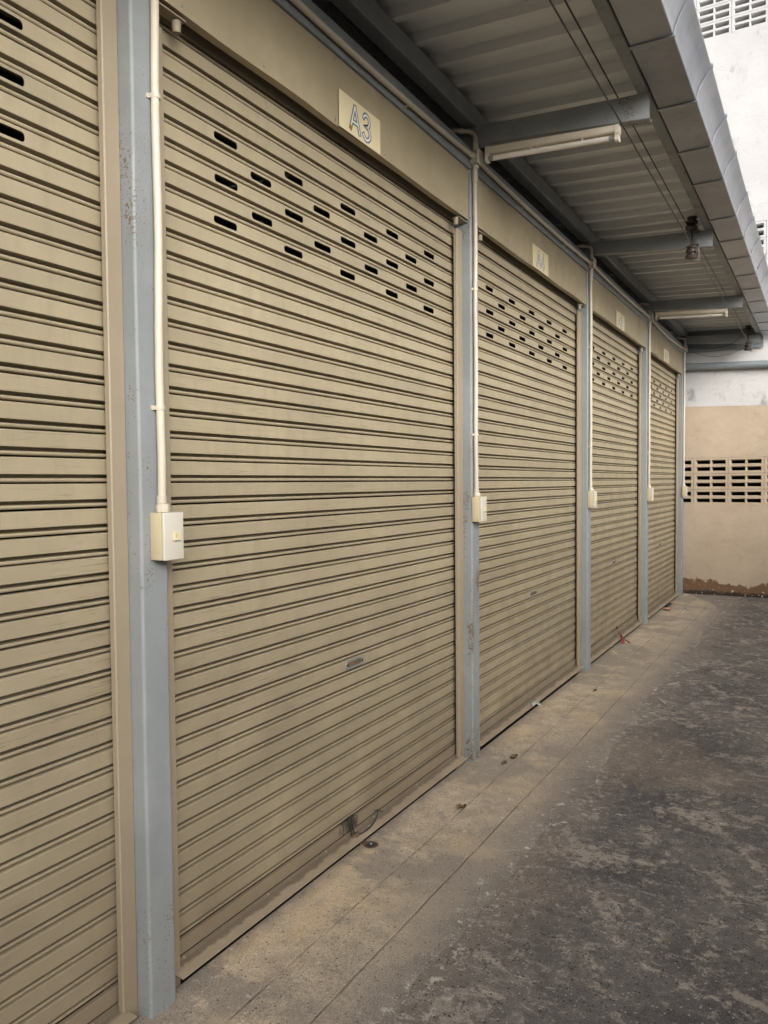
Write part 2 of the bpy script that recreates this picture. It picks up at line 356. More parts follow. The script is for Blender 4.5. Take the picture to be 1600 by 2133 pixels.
def lathe(bm, prof, origin, axis=Vector((0, 0, 1)), n=20, mi=0):
    """prof: (r, h) list"""
    ax = axis.normalized(); u = ax.orthogonal().normalized(); w = ax.cross(u); o = Vector(origin); rings = []
    for r, h in prof:
        rings.append([bm.verts.new(o + ax*h + (u*math.cos(2*math.pi*j/n)+w*math.sin(2*math.pi*j/n))*max(r, 1e-4)) for j in range(n)])
    for a, b in zip(rings, rings[1:]):
        for j in range(n):
            q = bm.faces.new((a[j], a[(j+1) % n], b[(j+1) % n], b[j])); q.material_index = mi
    for c in (rings[0], rings[-1]): q = bm.faces.new(c); q.material_index = mi
def arc(c, r, a0, a1, n):
    return [(c[0]+r*math.cos(a0+(a1-a0)*i/n), c[1]+r*math.sin(a0+(a1-a0)*i/n)) for i in range(n+1)]
def bez(a, b, c, d, n=12):
    a, b, c, d = map(Vector, (a, b, c, d)); o = []
    for i in range(n+1):
        t = i/n; s = 1-t; o.append(a*s**3+b*3*s*s*t+c*3*s*t*t+d*t**3)
    return o

# ------------------------------------------------------------------ dimensions
S, CW = 2.2, 0.0955
def YC(k): return 1.4431 + S*(k-1)            # near edge of column k (0..5)
WALL_Y = 10.5
TOPZ, PIT = 2.5685, 0.0651
SX = -0.085                                    # shutter face
RS = 0.054                                     # roof fall per metre outward
NAMES = {0: 'A2', 1: 'A3', 2: 'A4', 3: 'A5', 4: 'A6'}

# ------------------------------------------------------------------ ground
bm = BM(); R = 300; gz = -0.004; hx0, hx1, hy0, hy1 = -3.2, -0.036, -0.95, 10.5
for (x0_, x1_, y0_, y1_) in ((hx1, R, -R, R), (-R, hx0, -R, R), (hx0, hx1, -R, hy0), (hx0, hx1, hy1, R)):
    bm.faces.new([bm.verts.new(v) for v in ((x0_, y0_, gz), (x1_, y0_, gz), (x1_, y1_, gz), (x0_, y1_, gz))])
bmesh.ops.remove_doubles(bm, verts=bm.verts, dist=1e-5)
o = finish('ground', bm, 'yard'); tag(o, 'dark mould-stained concrete yard right of the tan apron', None, kind='structure')
bm = BM()
rnd = random.Random(3)
ys = [-6+0.04*i for i in range(int(16.5/0.04)+1)]
ed = []; w1 = 0
def edge_x(y):
    e = 0.572+0.018*math.sin(y*2.1)+0.013*math.sin(y*5.3+1)+0.006*math.sin(y*17+2)+0.004*math.sin(y*41)
    if y > 8.9: e -= 0.55*((y-8.9)/1.6)**1.6
    return e
fr = [0, 0.15, 0.4, 0.7, 0.97, 1.0]
rows = []
for y in ys:
    e = edge_x(y)+rnd.uniform(-0.004, 0.004); r = [bm.verts.new((-0.036, y, -0.11))]
    for f in fr:
        x = -0.036+(e+0.036)*f
        z = 0.0022*math.sin(x*7+y*1.3)*math.sin(y*2.7) if f > 0.1 else 0
        r.append(bm.verts.new((x, y, z*(1 if f < 0.97 else 0) - (0.0025 if f == 1 else 0))))
    r.append(bm.verts.new((e+0.02, y, -0.0055))); rows.append(r)
for a, b in zip(rows, rows[1:]):
    for i in range(len(a)-1): bm.faces.new((a[i], a[i+1], b[i+1], b[i]))
o = finish('concrete_apron', bm, 'apron', smooth=30)
tag(o, 'tan worn concrete apron along the foot of the shutters', None, kind='structure')
bm = BM(); box(bm, (-3.15, -0.9, -0.12), (-0.0365, 10.47, -0.055)); o2 = finish('unit_floor', bm, 'dark'); tag(o2, 'sunken floor inside the storage units, coloured near-black for shade', None, kind='structure')
tag(o, 'tan worn concrete apron along the foot of the shutters', None, kind='structure')

# ------------------------------------------------------------------ tall building at the end of the alley
tb = thing('tall_building', 'tall plastered building closing the alley, tan below and white above', 'building', (0, WALL_Y, 0))
XL, XR, HB = -5.0, 9.0, 10.6
BX0, BWD, BHT = 0.095-0.405*2, 0.405, 0.2      # vent panels: left edge, pitch
NB = 8; PX1 = BX0+NB*BWD
panels = [(1.14, 3), (4.0, 3), (6.93, 4)]
bm = BM()
T = 0.12
def wb(x0, x1, z0, z1): box(bm, (x0, 0, z0), (x1, T, z1))
wb(XL, BX0, 0-0.05, HB); wb(PX1, XR, -0.05, HB)
zc = -0.05
for z0, nr in panels:
    wb(BX0, PX1, zc, z0); zc = z0+nr*BHT
wb(BX0, PX1, zc, HB)
bmesh.ops.remove_doubles(bm, verts=bm.verts, dist=1e-4)
# drop coincident interior faces
from collections import defaultdict
dd = defaultdict(list)
for f in bm.faces: dd[tuple(sorted(v.index for v in f.verts))].append(f) if False else None
finish('wall', bm, 'plaster', tb)
bm = BM()
box(bm, (XL, T+0.01, 0), (XL+0.2, 4.5, HB-0.02)); box(bm, (XR-0.2, T+0.01, 0), (XR, 4.5, HB-0.02)); box(bm, (XL+0.21, 4.3, 0), (XR-0.21, 4.5, HB-0.02))
finish('side_wall', bm, 'dark', tb)
bm = BM(); box(bm, (XL-0.2, -0.15, HB+0.002), (XR+0.2, 4.6, HB+0.2), 0.01); finish('roof_slab', bm, 'plaster', tb)
# vent block
bm = BM()
hw, hh = BWD/2-0.002, BHT/2-0.002
def vb_ring(x0, x1, z0, z1, hole):
    # front face with chamfered opening
    hx0, hx1, hz0, hz1 = hole
    ch = 0.006
    def q(y, a): return [bm.verts.new((p[0], y, p[1])) for p in a]
    o_ = q(0.003, [(x0, z0), (x1, z0), (x1, z1), (x0, z1)])
    i1 = q(0.003, [(hx0-ch, hz0-ch), (hx1+ch, hz0-ch), (hx1+ch, hz1+ch), (hx0-ch, hz1+ch)])
    i2 = q(0.016, [(hx0, hz0), (hx1, hz0), (hx1, hz1), (hx0, hz1)])
    i3 = q(0.095, [(hx0+.004, hz0+.004), (hx1-.004, hz0+.004), (hx1-.004, hz1-.004), (hx0+.004, hz1-.004)])
    for a, b in ((o_, i1), (i1, i2), (i2, i3)):
        for i in range(4): bm.faces.new((a[i], a[(i+1) % 4], b[(i+1) % 4], b[i]))
for sx in (-1, 1):
    for sz in (-1, 1):
        x0, x1 = (-hw, 0) if sx < 0 else (0, hw); z0, z1 = (-hh, 0) if sz < 0 else (0, hh)
        cx_, cz_ = sx*0.0905, sz*0.0435
        vb_ring(x0, x1, z0, z1, (cx_-0.078, cx_+0.078, cz_-0.023, cz_+0.023))
# outer sides
for (a, b) in (((-hw, -hh), (hw, -hh)), ((hw, -hh), (hw, hh)), ((hw, hh), (-hw, hh)), ((-hw, hh), (-hw, -hh))):
    bm.faces.new([bm.verts.new(v) for v in ((a[0], 0.003, a[1]), (b[0], 0.003, b[1]), (b[0], 0.1, b[1]), (a[0], 0.1, a[1]))])
vb = finish('vent_block', bm, 'plaster', tb); first = True
for z0, nr in panels:
    for r in range(nr):
        for i in range(NB):
            loc = (BX0+(i+0.5)*BWD, random.uniform(-0.001, 0.002), z0+(r+0.5)*BHT)
            if first: vb.location = loc; first = False
            else: link('vent_block', vb.data, tb, loc)
# wall across the alley (right of the camera)
bw = thing('boundary_wall', 'long pale masonry wall on the far side of the alley, right of the yard', 'wall', (5.4, 0, 0))
bm = BM(); box(bm, (0, -14, -0.02), (0.2, 10.45, 2.85)); finish('masonry', bm, 'white_wall', bw)
bm = BM(); box(bm, (-0.04, -14.04, 2.852), (0.24, 10.45, 2.93), 0.006, 1); finish('coping', bm, 'white_wall', bw)
# drain pipe
dp = thing('drain_pipe', 'grey plastic drain pipe running level across the end wall', 'pipe', (0.02, WALL_Y-0.07, 2.893))
bm = BM(); tube(bm, [(0.0, 0, 0), (0.93, 0, -0.036), (4.0, 0, -0.155)], 0.045, 18); finish('pipe', bm, 'pipe', dp, 40)
for x in (0.02, 0.97, 3.0):
    bm = BM(); z = -0.0387*x; tube(bm, [(x-0.035, 0, z+.0013), (x+0.035, 0, z-.0013)], 0.050, 18); finish('coupling', bm, 'pipe', dp, 40)
for x in (0.5, 1.9, 3.5):
    bm = BM(); box(bm, (x-0.012, 0.035, -0.0387*x-0.03), (x+0.012, 0.069, -0.0387*x+0.03)); finish('bracket', bm, 'galv', dp)

# ------------------------------------------------------------------ storage block: enclosing walls, shade inside put in as near-black colour
sw = thing('storage_block', 'masonry shell of the storage units behind the shutters', 'building', (0, 0, 0))
bm = BM(); box(bm, (-3.2, -0.95, -0.01), (-3.05, 10.48, 3.5)); finish('rear_wall', bm, 'dark', sw)
bm = BM(); box(bm, (-3.04, -0.95, -0.01), (-0.112, -0.80, 3.40)); finish('end_wall', bm, 'plaster', sw)
for kk in range(1, 5):
    bm = BM(); y = YC(kk); box(bm, (-3.04, y+0.012, -0.054), (-0.125, y+0.085, 3.02)); finish('partition_wall', bm, 'dark', sw)

# ------------------------------------------------------------------ columns
colsrc = None
cl = {0: 'blue-grey steel column left of shutter A2', 1: 'nearest blue-grey steel column, between shutters A2 and A3',
      2: 'blue-grey rust-flecked steel column between shutters A3 and A4', 3: 'blue-grey steel column between shutters A4 and A5',
      4: 'blue-grey steel column between shutters A5 and A6', 5: 'farthest blue-grey steel column, beside the end wall'}
for kk in range(0, 6):
    bm = BM()
    r = 0.0085
    # rounded box section in plan (x,y), swept up with slight waviness
    def sec(z):
        pts = []
        wv = 0.0006*math.sin(z*5+kk)
        for (cx_, cy_, a0) in ((-r, r, -math.pi/2), (-r, CW-r, 0), (-0.12+r, CW-r, math.pi/2), (-0.12+r, r, math.pi)):
            for i in range(6):
                a = a0+math.pi/2*i/5; pts.append((cx_+r*math.cos(a)+wv, cy_+r*math.sin(a)+wv))
        return pts
    zs = [-0.054]+[0.1*i for i in range(1, 31)]+[3.0385]
    rings = [[bm.verts.new((p[0], p[1], z)) for p in sec(z)] for z in zs]
    for a, b in zip(rings, rings[1:]):
        for j in range(len(a)): bm.faces.new((a[j], a[(j+1) % len(a)], b[(j+1) % len(a)], b[j]))
    bm.faces.new(rings[0]); bm.faces.new(rings[-1])
    o = finish('steel_column', bm, 'steel_c' if kk == 2 else 'steel_r' if kk == 1 else 'steel', loc=(0, YC(kk), 0))
    tag(o, cl[kk], 'column', 'steel columns between the shutters')

# ------------------------------------------------------------------ roller shutters
# slat profile (d outward, z down from slat top)
PROF = [(-0.030, -0.0002), (-0.006, -0.0002), (-0.0022, -0.0008), (-0.0005, -0.0018), (0.0, -0.0032), (0.0, -0.0404), (-0.0005, -0.0412), (-0.0020, -0.0417), (-0.0280, -0.0425),
        (-0.0280, -0.0545), (-0.0105, -0.0518), (-0.0062, -0.0512), (-0.0040, -0.0522), (-0.0030, -0.0545), (-0.0034, -0.0575), (-0.0058, -0.0602), (-0.0300, -0.0622)]
SL = S-CW-0.03
def slat_mesh(holes, seed):
    bm = BM(); rr = random.Random(seed)
    ny = 9
    yy = [SL*i/(ny-1) for i in range(ny)]
    def quad_strip(i0, i1):
        for i in range(i0, i1):
            a, b = PROF[i], PROF[i+1]
            A = [bm.verts.new((a[0], y, a[1])) for y in (0, SL)]; B = [bm.verts.new((b[0], y, b[1])) for y in (0, SL)]
            bm.faces.new((A[0], B[0], B[1], A[1]))
    if not holes:
        quad_strip(0, len(PROF)-1)
        bmesh.ops.remove_doubles(bm, verts=bm.verts, dist=1e-5)
        return bm
    quad_strip(0, 4); quad_strip(5, len(PROF)-1)
    zt, zb, zcn = PROF[4][1], PROF[5][1], -0.0220
    L2, r = 0.055, 0.0118
    cur = 0.0
    def V(y, z, d=0.0): return bm.verts.new((d, y, z))
    for hc in holes:
        ya, yb = hc-L2-0.006, hc+L2+0.006
        bm.faces.new((V(cur, zt), V(cur, zb), V(ya, zb), V(ya, zt)))
        # rounded slot outline
        cr = 0.0095
        def rect(pts_sign):
            pass
        top = []
        for (cy_, cz_, a0, a1) in ((hc+L2-cr, zcn+r-cr, 0, math.pi/2), (hc-L2+cr, zcn+r-cr, math.pi/2, math.pi)):
            top += arc((cy_, cz_), cr, a0, a1, 4)
        bot = [(p[0], 2*zcn-p[1]) for p in top]
        top = [(hc+L2, zcn)]+top+[(hc-L2, zcn)]; bot = [(hc+L2, zcn)]+bot+[(hc-L2, zcn)]
        bm.faces.new([V(ya, zt), V(ya, zcn)]+[V(*p) for p in top[::-1]]+[V(yb, zcn), V(yb, zt)])
        bm.faces.new([V(yb, zb), V(yb, zcn)]+[V(*p) for p in bot]+[V(ya, zcn), V(ya, zb)])
        loop = top+bot[::-1][1:-1]
        for a, b in zip(loop, loop[1:]+loop[:1]):
            bm.faces.new((V(*a), V(*b), V(*b, -0.0022), V(*a, -0.0022)))
        cur = yb
    bm.faces.new((V(cur, zt), V(cur, zb), V(SL, zb), V(SL, zt)))
    bmesh.ops.remove_doubles(bm, verts=bm.verts, dist=1e-5)
    return bm
def slat_me(holes, nm):
    bm = slat_mesh(holes, 1)
    bmesh.ops.recalc_face_normals(bm, faces=bm.faces)
    # make sure front faces look outward
    for f in bm.faces:
        pass
    me = bpy.data.meshes.new(nm); bm.to_mesh(me); bm.free(); me.materials.append(M['shutter'])
    return me
off = 0.457-CW-0.015
HE = [off+0.1795*j for j in (0, 2, 4, 6, 8)]; HO = [off+0.1795*j for j in (1, 3, 5, 7)]
ME_PLAIN, ME_E, ME_O = slat_me([], 'slat'), slat_me(HE, 'slat_slotted'), slat_me(HO, 'slat_slotted')

# guide rail mesh (left hand one; right one mirrored)
def guide_me(sgn):
    bm = BM(); w_ = 0.062
    # U section opening to the shutter: plan polyline (x,y) y measured from column into the bay
    pl = [(-0.066, w_), (-0.051, w_), (-0.0495, w_-0.002), (-0.0495, 0.002), (-0.0515, 0.0004), (-0.122, 0.0004), (-0.1235, 0.002), (-0.1235, w_)]
    pr = offset_open(pl, 0.002)
    rings = []
    for z in (-0.054, 0.8, 1.6, 2.735):
        rings.append([bm.verts.new((x, sgn*y, z)) for x, y in pr])
    for a, b in zip(rings, rings[1:]):
        for j in range(len(a)): bm.faces.new((a[j], a[(j+1) % len(a)], b[(j+1) % len(a)], b[j]))
    bm.faces.new(rings[0]); bm.faces.new(rings[-1])
    bmesh.ops.recalc_face_normals(bm, faces=bm.faces)
    me = bpy.data.meshes.new('guide_rail'); bm.to_mesh(me); bm.free(); me.materials.append(M['guide']); return me
GA, GB = guide_me(1), guide_me(-1)

def capsule(hl, hr, n=6):
    return arc((hl-hr, 0), hr, -math.pi/2, math.pi/2, n)+arc((-hl+hr, 0), hr, math.pi/2, 3*math.pi/2, n)
shl = {0: 'tan roller shutter at the left picture edge, unit A2', 1: 'tan roller shutter under number plate A3, nearest full one',
       2: 'tan roller shutter under number plate A4', 3: 'tan roller shutter under number plate A5', 4: 'farthest tan roller shutter, under number plate A6'}
SCREW = None
for kk in range(0, 5):
    y0 = YC(kk)+CW; y1 = YC(kk+1); rr = random.Random(kk+20)
    t = thing('roller_shutter', shl[kk], 'shutter', (0, y0, 0), 'tan roller shutters in the row')
    bow = 0.0
    for n in range(-5, 38):
        me = ME_PLAIN
        if 0 <= n <= 4: me = ME_E if n % 2 == 0 else ME_O
        o = link('slat', me, t, (SX+rr.uniform(-0.0012, 0.0012), 0.015+rr.uniform(-0.004, 0.004), TOPZ-n*PIT+rr.uniform(-0.0005, 0.0005)))
        o.rotation_euler = (rr.uniform(-0.0004, 0.0004), 0, 0)
    link('guide_rail', GA, t, (0, 0.0015, 0)); gr_ = link('guide_rail', GB, t, (0, y1-y0-0.0015, 0))
    if kk == 0: gr_.scale = (1, 0.79, 1)
    # bottom rail: flat board, angle iron with projecting flange, bolts
    ya, yb = 0.068, y1-y0-0.068; zt = TOPZ-38*PIT
    bm = BM(); box(bm, (-0.095, 0.03, 0.050), (-0.079, y1-y0-0.03, zt-0.0006), 0.0012, 1); br = finish('bottom_rail', bm, 'rail_scuffed' if kk == 1 else 'rail', t)
    bm = BM()
    lift = 0.034 if kk == 1 else 0.034+rr.uniform(-0.004, 0.012)
    fl = [(-0.0785, 0.0488), (-0.0745, 0.0488), (-0.0742, lift+0.005), (-0.071, lift+0.0035), (-0.012, lift), (-0.012, lift-0.0035), (-0.0785, lift-0.002)]
    prism(bm, fl, lambda p, e: Vector((p[0], ya-0.03 if e == 0 else yb+0.03, p[1])))
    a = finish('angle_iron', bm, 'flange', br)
    for i in range(6):
        y = 0.12+i*(yb-ya-0.1)/5+rr.uniform(-0.03, 0.03)
        bm = BM(); lathe(bm, [(0.0055, 0), (0.0055, 0.002), (0.004, 0.0042), (0.0, 0.005)], (-0.0745, y, 0.0415), Vector((1, 0, 0)), 10); finish('bolt', bm, 'guide', br, 40)
    # lift handle
    hy, hz = 1.188-CW, TOPZ-28*PIT-0.0215
    bm = BM(); o1 = capsule(0.068, 0.0185); i1 = capsule(0.053, 0.0095)
    def ring3(pts, d): return [bm.verts.new((SX+d, hy+p[0], hz+p[1])) for p in pts]
    A = [ring3(o1, 0.0005), ring3([(p[0]*0.985, p[1]*0.94) for p in o1], 0.0035), ring3([(p[0]*1.02, p[1]*1.06) for p in i1], 0.0035), ring3(i1, 0.001), ring3(i1, -0.0)]
    for a_, b_ in zip(A, A[1:]):
        for j in range(len(a_)): bm.faces.new((a_[j], a_[(j+1) % len(a_)], b_[(j+1) % len(a_)], b_[j]))
    hd = finish('lift_handle', bm, 'galv', t, 30)
    bm = BM(); bm.faces.new(ring3(i1, 0.0008)); bmesh.ops.recalc_face_normals(bm, faces=bm.faces); finish('handle_recess', bm, 'leaf', hd)
    for s_ in (-1, 1):
        bm = BM(); lathe(bm, [(0.006, 0), (0.006, 0.002), (0, 0.003)], (SX+0.0036, hy+s_*0.0555, hz), Vector((1, 0, 0)), 10); finish('screw', bm, 'hole', hd)
    # hood: thin folded sheet with a return at the foot
    HX = -0.012; zb_, zt_ = 2.787, 3.0385; yl, yr = 0.0012, y1-y0-0.0012
    bm = BM(); ny, nz = 24, 6; g = []
    for i in range(ny+1):
        r_ = []
        for j in range(nz+1):
            u_, v_ = i/ny, j/nz
            d = 0.0028*math.sin(u_*9+kk*2)*math.sin(v_*math.pi)+0.0015*math.sin(u_*23+kk)*(1-v_)
            zz = zb_+(zt_-zb_)*v_+(0.002*math.sin(u_*17+kk*3) if j == 0 else 0)
            r_.append(bm.verts.new((HX+d, yl+(yr-yl)*u_, zz)))
        g.append(r_)
    for i in range(ny):
        for j in range(nz): bm.faces.new((g[i][j], g[i+1][j], g[i+1][j+1], g[i][j+1]))
    bk = [[bm.verts.new((HX-0.03, v.co.y, v.co.z+0.001)), bm.verts.new((HX-0.03, v.co.y, v.co.z+0.012))] for v in [r_[0] for r_ in g]]
    for i in range(ny):
        bm.faces.new((g[i][0], bk[i][0], bk[i+1][0], g[i+1][0])); bm.faces.new((bk[i][0], bk[i][1], bk[i+1][1], bk[i+1][0]))
    hood = finish('hood_panel', bm, 'hood', t, 50)
    bm = BM(); box(bm, (-0.111, 0.002, 2.985), (-0.05, y1-y0-0.002, 3.036)); finish('hood_lining', bm, 'dark', t)
    for zz, nn in ((zb_+0.018, 6), (zt_-0.014, 6)):
        for i in range(nn):
            y = 0.08+(y1-y0-0.16)*i/(nn-1)+rr.uniform(-0.03, 0.03)
            bm = BM(); lathe(bm, [(0.0042, 0), (0.0040, 0.0016), (0.0, 0.0028)], (HX+0.001, y, zz+rr.uniform(-.003, .003)), Vector((1, 0, 0)), 8)
            finish('screw', bm, 'galv', hood)
    # stop knobs at guide tops
    for yk in (0.105, y1-y0-0.105):
        bm = BM(); lathe(bm, [(0.007, -0.014), (0.0115, -0.014), (0.0130, 0.0), (0.0135, 0.018), (0.010, 0.02)], (-0.035, yk, 2.752), Vector((0, 0, 1)), 14); finish('stop_knob', bm, 'guide', t, 40)
        e = 0.003 if yk < 1 else y1-y0-0.003
        bm = BM(); box(bm, (-0.054, min(e, yk), 2.7725), (-0.016, max(e, yk)+(0.02 if yk < 1 else 0), 2.7765)); finish('stop_bracket', bm, 'guide', t)

# ------------------------------------------------------------------ header beam
bm = BM()
z0, z1 = 3.0405, 3.148
pr = arc((-0.007, z0+0.007), 0.007, 0, -math.pi/2, 5)[::-1]+arc((-0.007, z1-0.007), 0.007, 0, math.pi/2, 5)
pr = [(-0.06, z0)]+pr+[(-0.06, z1)]
prism(bm, pr, lambda p, e: Vector((p[0], -0.90 if e == 0 else 10.44, p[1])))
o = finish('header_beam', bm, 'steel'); tag(o, 'long blue-grey steel header beam above all the shutter hoods', 'beam')

# ------------------------------------------------------------------ roof purlins, cantilever beams
def cprof(w, h, lip=0.015, t=0.003):
    # web at 0, flanges to +w, z 0..h (outline polyline then thickened)
    return offset_open([(w, lip), (w, 0), (0.004, 0), (0, 0.004), (0, h-0.004), (0.004, h), (w, h), (w, h-lip)], -t)
bm = BM()
pr = cprof(0.066, 0.096)
prism(bm, pr, lambda p, e: Vector((0.019-p[0], -0.95 if e == 0 else 10.46, 3.2565+p[1])))
o = finish('roof_purlin', bm, 'steel'); tag(o, 'inner blue-grey roof purlin above the dark mesh strip', 'purlin', 'roof purlins')
bm = BM()
pr = cprof(0.05, 0.094)
prism(bm, pr, lambda p, e: Vector((0.864-p[0], -0.95 if e == 0 else 10.46, 3.2115+p[1])))
o = finish('roof_purlin', bm, 'steel_r'); tag(o, 'outer blue-grey eave purlin next to the gutter', 'purlin', 'roof purlins')
bl = {0: 'blue-grey canopy beam over the column left of A2', 1: 'blue-grey canopy beam over the nearest column', 2: 'blue-grey canopy beam with open end above the nearer tube light',
      3: 'blue-grey canopy beam carrying the nearer insulator bracket', 4: 'blue-grey canopy beam above the farther tube light', 5: 'farthest blue-grey canopy beam beside the end wall'}
for kk in range(0, 6):
    y = YC(kk)+0.022; bm = BM()
    def bt(x): return 3.2555-RS*(x-0.02)
    def bb(x): return 3.165-0.085*x
    x0, x1 = -0.11, 0.866
    pr = cprof(0.05, 1.0, 0.16, 0.003)    # z normalised 0..1
    pr = [(a, min(max(b, 0), 1)) for a, b in pr]
    full = offset_open([(0.05, 0.014), (0.05, 0), (0.005, 0), (0.0015, 0.0015), (0, 0.005), (0, -1), (0, -2), (0.0015, -3), (0.005, -4), (0.05, -4), (0.05, -5)], 0)
    def P(x):
        b_, t_ = bb(x), bt(x)
        if x < 0.0: b_ = 3.1505
        pts = [(0.05, b_+0.014), (0.05, b_), (0.005, b_), (0.0015, b_+0.0015), (0, b_+0.005), (0, t_-0.005), (0.0015, t_-0.0015), (0.005, t_), (0.05, t_), (0.05, t_-0.014)]
        return offset_open(pts, 0.003) if False else offset_open(pts, -0.003)
    xs = [x0, -0.001, 0.0005, 0.2, 0.4, 0.6, x1]
    rings = [[bm.verts.new((x, y+a, b)) for a, b in P(x)] for x in xs]
    for a, b in zip(rings, rings[1:]):
        for j in range(len(a)): bm.faces.new((a[j], a[(j+1) % len(a)], b[(j+1) % len(a)], b[j]))
    bm.faces.new(rings[0]); bm.faces.new(rings[-1])
    o = finish('canopy_beam', bm, 'steel_r' if kk == 2 else 'steel'); tag(o, bl[kk], 'beam', 'canopy beams')
bm = BM(); prism(bm, [(-0.05, 3.078), (0.885, 3.068), (0.885, 3.3045), (-0.05, 3.355)], lambda p, e: Vector((p[0], 10.462 if e == 0 else 10.482, p[1])))
o = finish('wall_flashing', bm, 'pipe'); tag(o, 'dark metal flashing closing the roof end against the end wall', 'flashing')

# ------------------------------------------------------------------ roof sheets
rf = thing('metal_roof', 'ribbed grey metal canopy roof seen from below', 'roof')
RP = 0.205; PH = 3.17-0.0
def roof_z(x): return 3.3545-RS*(x-0.02)
y_start = PH-RP*20
npan = 14
for pnl in range(npan):
    bm = BM(); prof = []
    ya = y_start+pnl*RP*4+0.05
    for r_ in range(4):
        b = ya+r_*RP
        prof += [(b, 0), (b+0.034, 0), (b+0.046, 0.040), (b+0.193, 0.040)]
    e = ya+4*RP; lastx = min(e, 10.47)
    prof += [(e, 0.0)]
    prof = [(min(a, 10.47), b) for a, b in prof]
    up_ = [(a, b+0.0012) for a, b in prof]
    outline = prof+up_[::-1]
    j_ = 0.0004*(pnl % 2)
    rows = []
    for x in (-3.15, -1, 0.02, 0.5, 0.95):
        rows.append([bm.verts.new((x, a, roof_z(x)+b+j_)) for a, b in prof])
    for A_, B_ in zip(rows, rows[1:]):
        for j in range(len(A_)-1): bm.faces.new((A_[j], B_[j], B_[j+1], A_[j+1]))
    finish('roof_sheet', bm, 'roof', rf)

# ------------------------------------------------------------------ gutter in overlapping lengths
gt = thing('roof_gutter', 'grey sheet-metal gutter in overlapping lengths along the eave', 'gutter')
gp = [(0.8725, 3.318), (0.8725, 3.210), (0.8745, 3.2055), (1.034, 3.2045), (1.0375, 3.2075), (1.0392, 3.226), (1.043, 3.238), (1.052, 3.262), (1.063, 3.286), (1.077, 3.308), (1.094, 3.327), (1.1005, 3.336), (1.1015, 3.344), (1.097, 3.3475), (1.090, 3.345)]
cen = (0.98, 3.29)
bnds = [-0.95, -0.35, 0.25, 0.85, 1.46, 2.06, 2.66, 3.255, 3.857, 4.415, 4.93, 5.654, 6.204, 6.72, 7.3, 7.85, 8.42, 9.0, 9.58, 10.1, 10.46]
for i, (a, b) in enumerate(zip(bnds, bnds[1:])):
    bm = BM(); rr = random.Random(i)
    def gring(y, gr, ln=0.0):
        out = []
        for q, p in enumerate(gp):
            dx, dz = p[0]-cen[0], p[1]-cen[1]; L_ = math.hypot(dx, dz)
            k_ = gr if q > 1 else 0
            skew = ln*max(0, (p[1]-3.2045))      # cut leans with the profile
            out.append(bm.verts.new((p[0]+dx/L_*k_, y+skew, p[1]+dz/L_*k_)))
        return out
    sk = rr.uniform(-0.15, 0.1)*0
    rg = [gring(a-0.014, 0.0085), gring(a+0.006, 0.0080), gring(a+0.020, 0.0022), gring((a+b)/2, rr.uniform(-0.001, 0.0012)), gring(b-0.004, 0.0)]
    for A_, B_ in zip(rg, rg[1:]):
        for j in range(len(A_)-1): bm.faces.new((A_[j], A_[j+1], B_[j+1], B_[j]))
    # turned edge of the overlap
    inn = [bm.verts.new((v.co.x+(cen[0]-v.co.x)*0.05, v.co.y+0.001, v.co.z+(cen[1]-v.co.z)*0.05)) for v in rg[0]]
    for j in range(len(inn)-1): bm.faces.new((rg[0][j], inn[j], inn[j+1], rg[0][j+1]))
    finish('gutter_length', bm, 'gutter', gt, 14)

# ------------------------------------------------------------------ wire mesh strips above the header
ml = {0: 'dark wire mesh strip above shutter A2', 1: 'dark wire mesh strip above shutter A3', 2: 'dark wire mesh strip above shutter A4', 3: 'dark wire mesh strip above shutter A5', 4: 'dark wire mesh strip above shutter A6'}
for kk in range(0, 5):
    bm = BM(); a, b = YC(kk)+0.075, YC(kk+1)+0.018; n = int((b-a)/0.0125)
    for i in range(n+1):
        y = a+(b-a)*i/n; box(bm, (-0.0655, y-0.0005, 3.12), (-0.0645, y+0.0005, 3.352))
    for i in range(19):
        z = 3.122+0.0125*i; box(bm, (-0.0645, a, z-0.0005), (-0.0636, b, z+0.0005))
    o = finish('wire_mesh', bm, 'mesh'); tag(o, ml[kk], 'mesh', 'wire mesh strips')

# ------------------------------------------------------------------ conduits, junction boxes, switch boxes
def clip(parent, p, along, mat='pvc', out=Vector((1, 0, 0)), r=0.0115):
    """saddle clip round a pipe at p; along = pipe direction"""
    bm = BM(); al = Vector(along).normalized(); sd_ = al.cross(out).normalized(); w_ = 0.006
    pts = [(-0.021, -r-0.001), (-0.021, -r+0.0015), (-r-0.0022, -r+0.0015)]
    pts += [((r+0.0022)*math.cos(a), (r+0.0022)*math.sin(a)) for a in [math.pi-math.pi*i/8 for i in range(9)]]
    pts += [(r+0.0022, -r+0.0015), (0.014, -r+0.0015), (0.014, -r-0.001)]
    pts2 = pts+[(r+0.0001, -r-0.001)]+[((r+0.0002)*math.cos(a), (r+0.0002)*math.sin(a)) for a in [math.pi*i/8 for i in range(9)]]+[(-r-0.0001, -r-0.001)]
    prism(bm, pts2, lambda q, e: Vector(p)+sd_*q[0]+out*q[1]+al*(w_ if e else -w_))
    return finish('clip', bm, mat, parent, 40)
VOFF = {1: 0.062, 2: 0.022, 3: 0.030, 4: 0.044, 5: 0.010, 0: 0.05}
CX = 0.0135
clbl = {1: 'nearest column, A2 to A3', 2: 'column between A3 and A4', 3: 'column between A4 and A5', 4: 'column between A5 and A6', 5: 'farthest column'}
